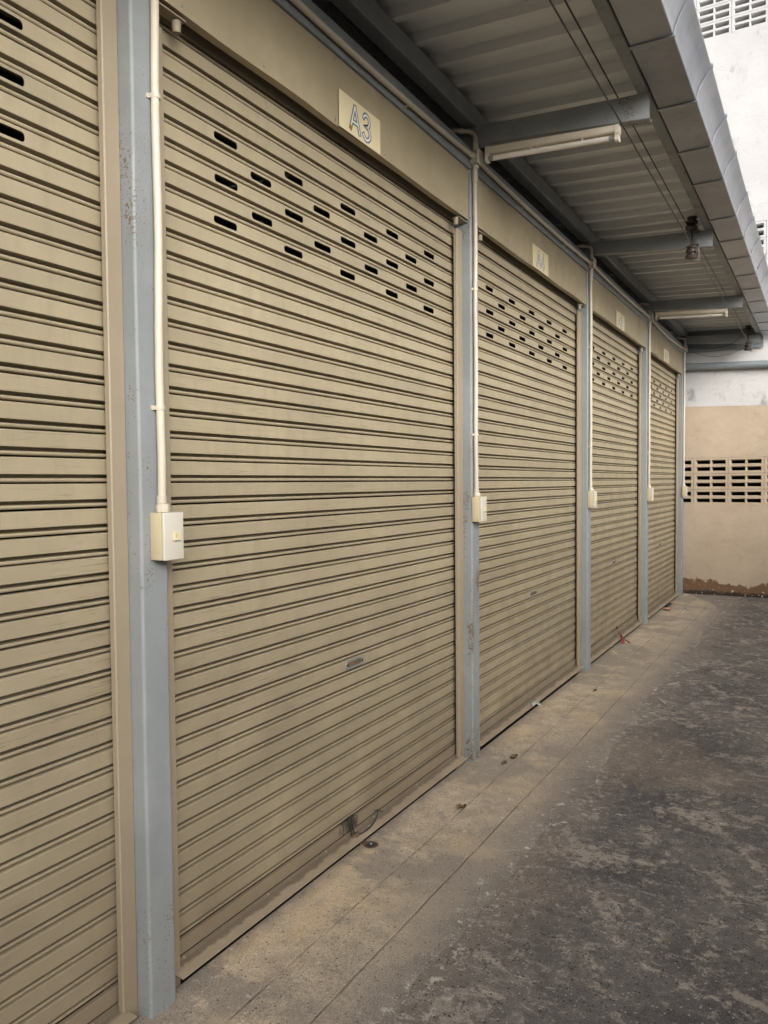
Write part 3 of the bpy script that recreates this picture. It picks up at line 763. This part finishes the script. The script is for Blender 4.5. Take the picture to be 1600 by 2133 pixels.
for kk in range(1, 6):
    yv = YC(kk)+VOFF[kk]; who = clbl[kk]
    zj = 3.095; yj = yv-0.004
    # vertical conduit
    c = thing('vertical_conduit', 'cream upright conduit pipe on the '+who, 'conduit', (0, 0, 0), 'upright conduits on the columns')
    zb_ = 1.384
    bm = BM(); n = 14; wob = [0.002*math.sin(i*1.1+kk) for i in range(n+1)]
    if kk == 1:
        yt = yv-0.004
    pts = [(CX+wob[i]*0.3+0.001, yv+wob[i]*(1 if 0 < i < n else 0)+(0.010*(i/n) if kk == 1 else 0)+(0.018*math.sin(math.pi*min(1, max(0, (i/n-0.55)/0.45))) if kk == 5 else 0), zb_+0.02+(zj-0.05-zb_-0.02)*i/n) for i in range(n+1)]
    tube(bm, pts, 0.0112, 14); finish('pipe', bm, 'pvc', c, 60)
    bm = BM(); tube(bm, [(CX+0.001, yv, zb_+0.022), (CX+0.001, yv, zb_+0.044)], 0.0138, 14); finish('coupling', bm, 'pvc', c, 40)
    bm = BM(); lathe(bm, [(0.0185, 0.0), (0.0195, 0.006), (0.0195, 0.014), (0.0165, 0.022)], (CX+0.004, yv, zb_-0.001), Vector((0, 0, 1)), 8); finish('gland', bm, 'pvc', c, 30)
    bm = BM(); tube(bm, [(CX+0.001, yv+(0.010 if kk == 1 else 0), zj-0.12), (CX+0.001, yj+0.004, zj-0.04)], 0.0145, 14); finish('coupling', bm, 'pvc', c, 40)
    for z in ((1.665, 2.493) if kk == 1 else (1.66+0.02*kk, 2.38+0.03*kk)):
        f = (z-zb_)/(zj-0.05-zb_)
        clip(c, (CX, yv+(0.010*f if kk == 1 else 0), z), (0, 0, 1), r=0.0118)
    # junction box
    j = thing('junction_box', 'cream square junction box at the top of the '+who, 'junction box', (0.0, yj, zj), 'junction boxes on the header')
    bm = BM(); lathe(bm, [(0.034, 0.001), (0.034, 0.036), (0.030, 0.040)], (0, 0, 0), Vector((1, 0, 0)), 20); finish('body', bm, 'pvc', j, 40)
    bm = BM(); box(bm, (0.0405, -0.037, -0.037), (0.047, 0.037, 0.037), 0.002); finish('lid', bm, 'pvc', j, 40)
    for s1 in (-1, 1):
        bm = BM(); tube(bm, [(0.018, s1*0.03, 0), (0.018, s1*0.062, 0)], [0.016, 0.0145], 12); finish('side_spigot', bm, 'pvc', j, 40)
    bm = BM(); tube(bm, [(0.018, 0.002, 0.03), (0.018, 0.002, 0.075)], [0.0175, 0.0145], 12); finish('top_spigot', bm, 'pvc', j, 40)
    bm = BM(); tube(bm, [(0.018, 0.002, -0.03), (0.018, 0.003, -0.052)], [0.0175, 0.0165], 12); finish('bottom_spigot', bm, 'pvc', j, 40)
    # elbow going back over the header
    bm = BM(); pth = [(0.018, 0.002, 0.075), (0.018, 0.001, 0.100)]
    pth += [(0.018-0.03*(1-math.cos(a)), -0.002-0.02*(1-math.cos(a)), 0.100+0.03*math.sin(a)) for a in [math.pi/2*i/6 for i in range(1, 7)]]
    pth += [(-0.05, -0.055, 0.1305), (-0.13, -0.11, 0.131)]
    tube(bm, pth, 0.0115, 12); finish('elbow_pipe', bm, 'pvc', j, 60)
    bm = BM(); tube(bm, [(0.018, 0.002, 0.088), (0.018, 0.001, 0.104)], 0.0135, 12); finish('coupling', bm, 'pvc', j, 40)
    bm = BM(); tube(bm, [(-0.030, -0.037, 0.1302), (-0.052, -0.0565, 0.1305)], 0.0135, 12); finish('coupling', bm, 'pvc', j, 40)
    # switch box
    sy = yv-0.031 if kk != 2 else yv-0.026
    s = thing('switch_box', 'cream light switch box on the '+who, 'switch box', (0.0015, sy, 1.254), 'switch boxes on the columns')
    bm = BM(); box(bm, (0, 0, 0), (0.042, 0.072, 0.128), 0.0015); finish('body', bm, 'boxside', s, 40)
    bm = BM(); box(bm, (0.0425, -0.0005, -0.0005), (0.052, 0.0725, 0.1285), 0.003, 3); fp = finish('face_plate', bm, 'box', s, 40)
    bm = BM(); box(bm, (0.0523, 0.029, 0.051), (0.0535, 0.061, 0.077)); finish('switch_frame', bm, 'box', fp)
    bm = BM(); pr = [(0.0538, 0.031), (0.060, 0.031), (0.0555, 0.059), (0.0538, 0.059)]
    prism(bm, pr, lambda p, e: Vector((p[0], p[1], 0.0525 if e == 0 else 0.0755))); rk = finish('rocker', bm, 'plate', fp)
    bm = BM(); box(bm, (0.0585, 0.037, 0.061), (0.0592, 0.0378, 0.068)); finish('mark', bm, 'black', rk)
# horizontal conduits bay by bay
for kk in range(0, 5):
    ya = YC(kk)+VOFF[kk]+0.05; yb = YC(kk+1)+VOFF[kk+1]-0.058
    c = thing('header_conduit', {0: 'cream conduit along the header above shutter A2', 1: 'cream conduit along the header above shutter A3', 2: 'cream conduit along the header above shutter A4',
              3: 'cream conduit along the header above shutter A5', 4: 'sagging cream conduit along the header above shutter A6'}[kk], 'conduit', (0, 0, 0), 'conduits along the header')
    sag = {0: 0.02, 1: 0.022, 2: 0.014, 3: 0.012, 4: 0.034}[kk]
    def pz(y): u_ = (y-ya)/(yb-ya); return 3.095-sag*4*u_*(1-u_)*(1 if kk != 4 else 1)
    bm = BM(); tube(bm, [(0.0155, ya+(yb-ya)*i/16, pz(ya+(yb-ya)*i/16)) for i in range(17)], 0.0118, 14); finish('pipe', bm, 'pvc', c, 60)
    for f in ((0.68,) if kk == 1 else (0.32, 0.72) if kk < 4 else (0.16,)):
        y = ya+(yb-ya)*f; clip(c, (0.0135, y, pz(y)), (0, -1, 0), r=0.0122)

# ------------------------------------------------------------------ number plates
def stroke(bm, pts, w, x, mi, closed=False):
    P_ = [Vector(p) for p in pts]; n = len(P_); L_, R_ = [], []
    for i in range(n):
        a = P_[(i-1) % n] if closed else P_[max(i-1, 0)]; b = P_[(i+1) % n] if closed else P_[min(i+1, n-1)]
        d1 = (P_[i]-a).normalized() if (P_[i]-a).length > 1e-9 else (b-P_[i]).normalized()
        d2 = (b-P_[i]).normalized() if (b-P_[i]).length > 1e-9 else d1
        d = (d1+d2).normalized(); nn = Vector((-d.y, d.x)); k_ = 1/max(0.5, nn.dot(Vector((-d1.y, d1.x))))
        ext = Vector((0, 0))
        if not closed and i == 0: ext = -d*0.0
        L_.append(P_[i]+nn*w/2*k_); R_.append(P_[i]-nn*w/2*k_)
    for i in range(n if closed else n-1):
        j = (i+1) % n
        q = bm.faces.new([bm.verts.new((x, v.x, v.y)) for v in (L_[i], L_[j], R_[j], R_[i])]); q.material_index = mi
H_ = 0.098
def ext_pts(p, e):
    p = [Vector(q) for q in p]; a = (p[0]-p[1]).normalized()*e; b = (p[-1]-p[-2]).normalized()*e
    return [p[0]+a]+p[1:-1]+[p[-1]+b]
GL = {
 'A': [[(0, 0), (0.034, H_)], [(0.034, H_), (0.068, 0)], [(0.0125, 0.034), (0.0555, 0.034)]],
 '3': [[(0.004, 0.082)]+[(0.027+0.022*math.cos(a), 0.0735+0.0225*math.sin(a)) for a in [math.radians(160-i*25) for i in range(10)]]+[(0.020, 0.0515), (0.028, 0.051)]+[(0.028+0.026*math.cos(a), 0.0265+0.0255*math.sin(a)) for a in [math.radians(75-i*24) for i in range(11)]]],
 '4': [[(0.040, 0), (0.040, H_), (0.0, 0.026), (0.056, 0.026)]],
 '5': [[(0.052, H_), (0.012, H_), (0.007, 0.055)]+[(0.026+0.027*math.cos(a), 0.029+0.029*math.sin(a)) for a in [math.radians(125-i*25) for i in range(13)]]],
 '6': [[(0.046, H_-0.004), (0.030, 0.085), (0.012, 0.058), (0.003, 0.034)]+[(0.0275+0.026*math.cos(a), 0.029+0.027*math.sin(a)) for a in [math.radians(175+i*30) for i in range(13)]]],
}
for kk in range(1, 5):
    d = NAMES[kk][1]; yp = YC(kk)+{1: 0.999, 2: 0.965, 3: 0.930, 4: 0.935}[kk]
    t = thing('number_plate', 'cream number plate reading A%s on a shutter hood' % d, 'sign', (-0.0085, yp, 2.786), 'unit number plates')
    bm = BM(); box(bm, (0, 0, 0), (0.003, 0.302, 0.137), 0.0006, 1); finish('plate', bm, 'plate', t)
    for ch, yo in (('A', 0.075), (d, 0.166)):
        bm = BM(); 
        for s_ in GL[ch]:
            s_ = [(a+yo, b+0.018) for a, b in s_]
            stroke(bm, ext_pts(s_, 0.004), 0.0205, 0.0034, 0)
        lt = finish('character_'+('letter' if ch == 'A' else 'digit'), bm, 'blue', t)
        lt.name = 'letter' if ch == 'A' else 'digit'
        bm = BM()
        for q, s_ in enumerate(GL[ch]):
            s_ = [(a+yo, b+0.018) for a, b in s_]
            stroke(bm, s_, 0.0086, 0.0037+0.00004*q, 0)
        finish('letter_fill' if ch == 'A' else 'digit_fill', bm, 'lwhite', lt)
        if kk == 1 and ch == 'A':
            bm = BM(); stroke(bm, [(yo-0.001, 0.015), (yo+0.0055, 0.034)], 0.015, 0.0040, 0); finish('rust_mark', bm, 'rustink', lt)

# ------------------------------------------------------------------ tube lights
for kk, lb in ((2, 'nearer fluorescent tube light hanging under the canopy beam'), (4, 'farther fluorescent tube light hanging under the canopy beam')):
    y = YC(kk)+0.004; x0, x1 = 0.078, 0.735
    t = thing('tube_light', lb, 'light', (0, y, 0), 'tube lights under the canopy')
    def tz(x): return 3.132-0.064*(x-0.075)
    def xr(bm, prof, xa, xb): prism(bm, prof, lambda p, e: Vector(((xa, xb)[e], p[0], tz((xa, xb)[e])+p[1])))
    bm = BM(); xr(bm, [(0.0, 0), (0.0, -0.026), (0.006, -0.032), (0.030, -0.036), (0.044, -0.030), (0.044, 0)], x0+0.012, x1-0.012); hs_ = finish('housing', bm, 'lamp', t)
    bm = BM(); xr(bm, [(-0.0012, -0.006), (-0.0012, -0.020), (-0.0002, -0.020), (-0.0002, -0.006)], x0+0.05, x0+0.30); xr(bm, [(-0.0012, -0.006), (-0.0012, -0.020), (-0.0002, -0.020), (-0.0002, -0.006)], x0+0.34, x1-0.04); finish('raised_panel', bm, 'lamp', hs_)
    for (xa, xb) in ((x0, x0+0.016), (x1-0.018, x1)):
        bm = BM(); xr(bm, [(-0.003, 0.001), (-0.003, -0.030), (-0.006, -0.040), (-0.006, -0.068), (0.0, -0.075), (0.024, -0.075), (0.030, -0.068), (0.030, -0.04), (0.046, -0.03), (0.046, 0.001)], xa, xb); finish('end_cap', bm, 'lamp', t)
    bm = BM(); a_, b_ = x0+0.042, x1-0.045; tube(bm, [(a_, 0.010, tz(a_)-0.056), (b_, 0.010, tz(b_)-0.056)], 0.0128, 16); finish('tube', bm, 'tube', t, 40)
    for (a_, b_) in ((x0+0.016, x0+0.042), (x1-0.045, x1-0.018)):
        bm = BM(); tube(bm, [(a_, 0.010, tz(a_)-0.056), (b_, 0.010, tz(b_)-0.056)], 0.0133, 16); finish('tube_socket', bm, 'galv', t, 40)
    for f in (0.36, 0.74):
        x = x0+(x1-x0)*f; bm = BM(); box(bm, (x-0.004, 0.004, tz(x)-0.044), (x+0.004, 0.012, tz(x)-0.034), 0.001, 1); finish('clip', bm, 'lamp', t)

# ------------------------------------------------------------------ insulator brackets and overhead wires
ins = {3: ('insulator_bracket', 'brown twin spool insulators on the canopy beam between A4 and A5'), 5: ('insulator_bracket', 'brown twin spool insulators on the farthest canopy beam')}
SPOOL = [(0.010, -0.034), (0.020, -0.034), (0.026, -0.029), (0.028, -0.021), (0.024, -0.013), (0.0165, -0.009), (0.0165, -0.004), (0.024, -0.002), (0.0265, 0.005), (0.0255, 0.011), (0.018, 0.014), (0.017, 0.019), (0.0225, 0.022), (0.0235, 0.028), (0.019, 0.033), (0.009, 0.034)]
for kk, (nm, lb) in ins.items():
    y = YC(kk)-0.03; x = 0.738
    y -= 0.01
    t = thing(nm, lb, 'insulator', (x, y, 0), 'insulator brackets')
    zl, zu = 3.050, 3.252
    for z, s_ in ((zl, 1), (zu, 1)):
        bm = BM(); lathe(bm, [(a*1.55, b*1.4*s_) for a, b in SPOOL], (0, 0, z), Vector((0.06, 0, 1)), 18); finish('spool_insulator', bm, 'porc', t, 40)
    bm = BM(); tube(bm, [(-0.003, 0, zl-0.05), (0.004, 0, zu+0.03)], 0.0042, 8); rod = finish('rod', bm, 'wire', t)
    bm = BM(); box(bm, (0.006, 0.044, zl+0.054), (0.042, 0.0495, zu-0.055), 0.001, 1); pl = finish('back_plate', bm, 'steel', t)
    bm = BM(); box(bm, (-0.012, -0.012, zl+0.050), (0.050, 0.046, zl+0.0535)); finish('arm', bm, 'porc', t)
    bm = BM(); box(bm, (-0.012, -0.012, zu-0.054), (0.050, 0.046, zu-0.0505)); finish('arm', bm, 'porc', t)
    bm = BM(); box(bm, (0.020, -0.012, zl-0.056), (0.050, 0.046, zl-0.0525)); box(bm, (0.0465, -0.006, zl-0.052), (0.050, 0.006, zl+0.050)); finish('stirrup', bm, 'galv', t)
    bm = BM(); lathe(bm, [(0.010, 0), (0.010, 0.004), (0.0, 0.005)], (0.024, 0.0438, (zl+zu)/2-0.01), Vector((0, -1, 0)), 10); finish('bolt', bm, 'galv', pl)
yA, yB = YC(3)-0.03, YC(5)-0.03
def wire(nm, lb, pts, r=0.0028, mat='wire', grp=None, cat='wire'):
    bm = BM(); tube(bm, pts, r, 8); o = finish(nm, bm, mat, None, 60); tag(o, lb, cat, grp); return o
def span(a, b, sag, n=18):
    a, b = Vector(a), Vector(b); return [a.lerp(b, i/n)-Vector((0, 0, sag*4*(i/n)*(1-i/n))) for i in range(n+1)]
lo = span((0.752, -1.2, 3.082), (0.768, yA, 3.050), 0.004)+span((0.768, yA, 3.050), (0.768, yB, 3.060), 0.004)[1:]
wire('overhead_wire', 'lower black wire running along the canopy over the tube light', lo, 0.0036, grp='wires along the canopy')
hi = span((0.712, -1.2, 3.262), (0.708, yA, 3.250), 0.0)+span((0.708, yA, 3.250), (0.708, yB, 3.250), 0.0)[1:]
wire('overhead_wire', 'upper black wire running along the canopy over the beams', hi, 0.0036, grp='wires along the canopy')
wire('wire_tail', 'slack thin wire drooping from the lower insulator to the last column', bez((0.72, yB, 3.055), (0.5, yB+0.02, 2.93), (0.22, yB+0.02, 2.93), (0.045, YC(5)+0.02, 3.115), 16), 0.0022, grp='slack wires at the far column')
wire('wire_tail', 'slack black wire drooping from the upper insulator to the last column', bez((0.70, yB, 3.262), (0.62, yB+0.02, 3.04), (0.30, yB+0.02, 3.03), (0.045, YC(5)+0.02, 3.128), 16), 0.0030, grp='slack wires at the far column')
wire('wire_tie', 'pale binding wire on the nearer lower insulator', [(0.76, yA-0.045, 3.053)]+[(0.738+0.031*math.cos(a), yA-0.01-0.031*math.sin(a)*1.0, 3.047+0.002*math.sin(3*a)) for a in [0.4*i for i in range(10)]]+[(0.762, yA+0.045, 3.049)], 0.0022, 'steelwire')

# ------------------------------------------------------------------ small things at the foot of the shutters
fs = thing('floor_socket', 'rusty lock socket set in the apron before shutter A3', 'socket', (0.008, 2.597, 0))
bm = BM(); lathe(bm, [(0.030, 0.0035), (0.028, 0.0052), (0.023, 0.0052), (0.0215, 0.0038)], (0, 0, 0), n=20)
fs_r = finish('rim', bm, 'leaf', fs, 40)
bm = BM(); lathe(bm, [(0.022, 0.0042), (0.021, 0.0046)], (0, 0, 0), n=18); finish('pit', bm, 'hole', fs)
bm = BM(); lathe(bm, [(0.006, 0.005), (0.0055, 0.007), (0.002, 0.0095), (0, 0.01)], (-0.004, 0.004, 0), n=10); finish('pin', bm, 'galv', fs, 40)
bm = BM(); box(bm, (-0.074, -0.016, 0.0035), (-0.018, 0.012, 0.008), 0.001, 1); finish('strap', bm, 'leaf', fs)
yh = YC(1)+1.125
lk = thing('lock_cable', 'looped dark lock cable in the scuffed bottom rail of A3', 'cable', (-0.072, yh, 0.0))
bm = BM(); tube(bm, bez((0.004, 0, 0.036), (0.018, -0.02, 0.07), (0.014, -0.028, 0.118), (0.006, -0.006, 0.121), 10)+bez((0.006, -0.006, 0.121), (0.002, 0.010, 0.121), (0.010, -0.006, 0.075), (0.012, 0.012, 0.036), 8)[1:], 0.0028, 8); finish('loop', bm, 'black', lk, 60)
bm = BM(); tube(bm, bez((0.030, 0.02, 0.038), (0.040, 0.08, 0.036), (0.046, 0.13, 0.045), (0.040, 0.155, 0.088), 12)+[Vector((0.040, 0.150, 0.092))], 0.0030, 8); finish('loose_end', bm, 'black', lk, 60)
bm = BM(); tube(bm, [(0.036, 0.128, 0.096), (0.040, 0.155, 0.090), (0.050, 0.172, 0.078)], 0.0022, 6); finish('barb', bm, 'black', lk)
bm = BM(); t_ = bmesh.new(); bmesh.ops.create_icosphere(t_, subdivisions=2, radius=0.017)
for v in t_.verts: v.co = Vector((v.co.x*0.9, v.co.y*1.6, v.co.z*0.55))*(1+0.2*math.sin(v.co.y*300)*math.cos(v.co.x*220))
merge(bm, t_, 0, Matrix.Translation((0.020, 0.010, 0.038))); finish('lug', bm, 'leaf', lk, 60)
# red ribbon at A5
rb = thing('red_ribbon', 'torn red plastic ribbon tied at the foot of shutter A5', 'ribbon', (-0.02, YC(3)+1.18, 0.03))
def ribbon(parent, pts, w, mat, nm='strip', tw=0.0):
    bm = BM(); P_ = [Vector(p) for p in pts]; rows = []
    for i, p in enumerate(P_):
        t = (P_[min(i+1, len(P_)-1)]-P_[max(i-1, 0)]).normalized(); sd_ = t.cross(Vector((math.sin(tw*i+0.5), math.cos(tw*i+0.5), 0.3))).normalized()*w/2
        nn = t.cross(sd_).normalized()*0.0006
        rows.append([bm.verts.new(p+sd_+nn), bm.verts.new(p-sd_+nn), bm.verts.new(p-sd_-nn), bm.verts.new(p+sd_-nn)])
    for a, b in zip(rows, rows[1:]):
        for j in range(4): bm.faces.new((a[j], a[(j+1) % 4], b[(j+1) % 4], b[j]))
    bm.faces.new(rows[0]); bm.faces.new(rows[-1]); return finish(nm, bm, mat, parent, 60)
ribbon(rb, bez((-0.046, 0.02, 0.105), (-0.03, 0.0, 0.09), (-0.005, -0.01, 0.06), (0.012, -0.02, 0.015), 8), 0.024, 'red', tw=0.25)
ribbon(rb, bez((0.006, -0.012, 0.035), (0.025, -0.02, 0.02), (0.03, -0.03, 0.0), (0.030, -0.05, -0.026), 8), 0.030, 'red', tw=0.3)
ribbon(rb, bez((0.010, -0.02, 0.02), (0.03, -0.01, 0.005), (0.06, 0.0, -0.015), (0.085, -0.02, -0.022), 8), 0.012, 'red', tw=0.4)
ribbon(rb, bez((-0.046, 0.03, 0.10), (-0.05, 0.05, 0.10), (-0.05, 0.06, 0.085), (-0.048, 0.09, 0.09), 8), 0.008, 'red', tw=0.4)
# white tie at A4
wt = thing('white_tie', 'knotted white plastic tie at the foot of shutter A4', 'tie', (-0.012, YC(2)+0.98, 0.03))
rr = random.Random(5)
for i in range(5):
    a = rr.uniform(0, 6.28); b = a+rr.uniform(1.5, 3)
    bm = BM(); tube(bm, bez((0, 0, 0.012), (0.04*math.cos(a), 0.05*math.sin(a), 0.05), (0.05*math.cos(b), 0.07*math.sin(b), 0.03), (0.05*math.cos(b), 0.085*math.sin(b), 0.004), 9), 0.0032, 6); finish('strand', bm, 'white', wt, 60)
# black rag and leaf at A6
def scrap(name, label, cat, loc, size, mat, seed, group=None, curl=0.3, rz=0.0):
    rr = random.Random(seed); bm = BM(); n = 9; m_ = 4; rings = []
    outl = [(1+0.25*rr.uniform(-1, 1)) for _ in range(n)]
    for j in range(m_+1):
        f = j/m_; ring = []
        for i in range(n):
            a = 2*math.pi*i/n; r_ = f*outl[i]
            x, y = r_*math.cos(a)*size[0]/2, r_*math.sin(a)*size[1]/2
            z = size[2]*(0.25+0.75*abs(math.sin(1.7*x/size[0]*3+seed)))*f*curl*2+0.15*size[2]*rr.uniform(-1, 1)*f
            ring.append((x, y, max(0.0015, z)))
        rings.append(ring)
    for s_ in (0, 1):
        V_ = [[bm.verts.new((p[0], p[1], p[2]+(0.0012 if s_ else 0))) for p in r_] for r_ in rings[1:]]
        cvt = bm.verts.new((0, 0, 0.0022+(0.0012 if s_ else 0)))
        for i in range(n): bm.faces.new((cvt, V_[0][i], V_[0][(i+1) % n]))
        for a, b in zip(V_, V_[1:]):
            for i in range(n): bm.faces.new((a[i], b[i], b[(i+1) % n], a[(i+1) % n]))
        if s_ == 0: low = V_[-1]
        else:
            for i in range(n): bm.faces.new((low[i], low[(i+1) % n], V_[-1][(i+1) % n], V_[-1][i]))
    o = finish(name, bm, mat, None, 50, loc); o.rotation_euler = (0, 0, rz)
    tag(o, label, cat, group); return o
scrap('black_rag', 'crumpled black rag at the foot of shutter A6', 'rag', (0.0, YC(4)+1.27, 0.002), (0.085, 0.26, 0.05), 'black', 3)
scrap('fallen_leaf', 'pale pinkish dry leaf beside the black rag', 'leaf', (0.045, YC(4)+1.0, 0.002), (0.07, 0.20, 0.03), 'leaf2', 5)
scrap('paper_scrap', 'pale paper scrap on the far apron near the last column', 'scrap', (0.225, 9.22, 0.001), (0.05, 0.30, 0.012), 'paper', 8, curl=0.15, rz=0.3)
scrap('fallen_leaf', 'small dark leaf lying before the column between A3 and A4', 'leaf', (0.165, 3.80, 0.002), (0.035, 0.060, 0.02), 'leaf', 11, 'dry leaves on the apron')
scrap('fallen_leaf', 'smallest dark leaf flake just nearer than its neighbour by the A3 column', 'leaf', (0.150, 3.70, 0.002), (0.022, 0.045, 0.012), 'leaf', 13, 'dry leaves on the apron')
scrap('fallen_leaf', 'lone dark crumpled leaf on the apron before shutter A3', 'leaf', (0.185, 3.09, 0.002), (0.032, 0.045, 0.025), 'leaf', 17, 'dry leaves on the apron')
scrap('fallen_leaf', 'dark leaf flake on the line in the apron beyond A4', 'leaf', (0.200, 5.30, 0.002), (0.022, 0.05, 0.012), 'leaf', 19, 'dry leaves on the apron')
scrap('paper_scrap', 'white scrap on the dark yard edge before shutter A4', 'scrap', (0.63, 5.75, -0.005), (0.03, 0.16, 0.012), 'paper', 23, curl=0.15, rz=-0.4)
scrap('paper_scrap', 'twisted white scrap on the dark yard nearer the camera', 'scrap', (0.66, 5.25, -0.005), (0.025, 0.13, 0.012), 'paper', 29, curl=0.2, rz=0.5)
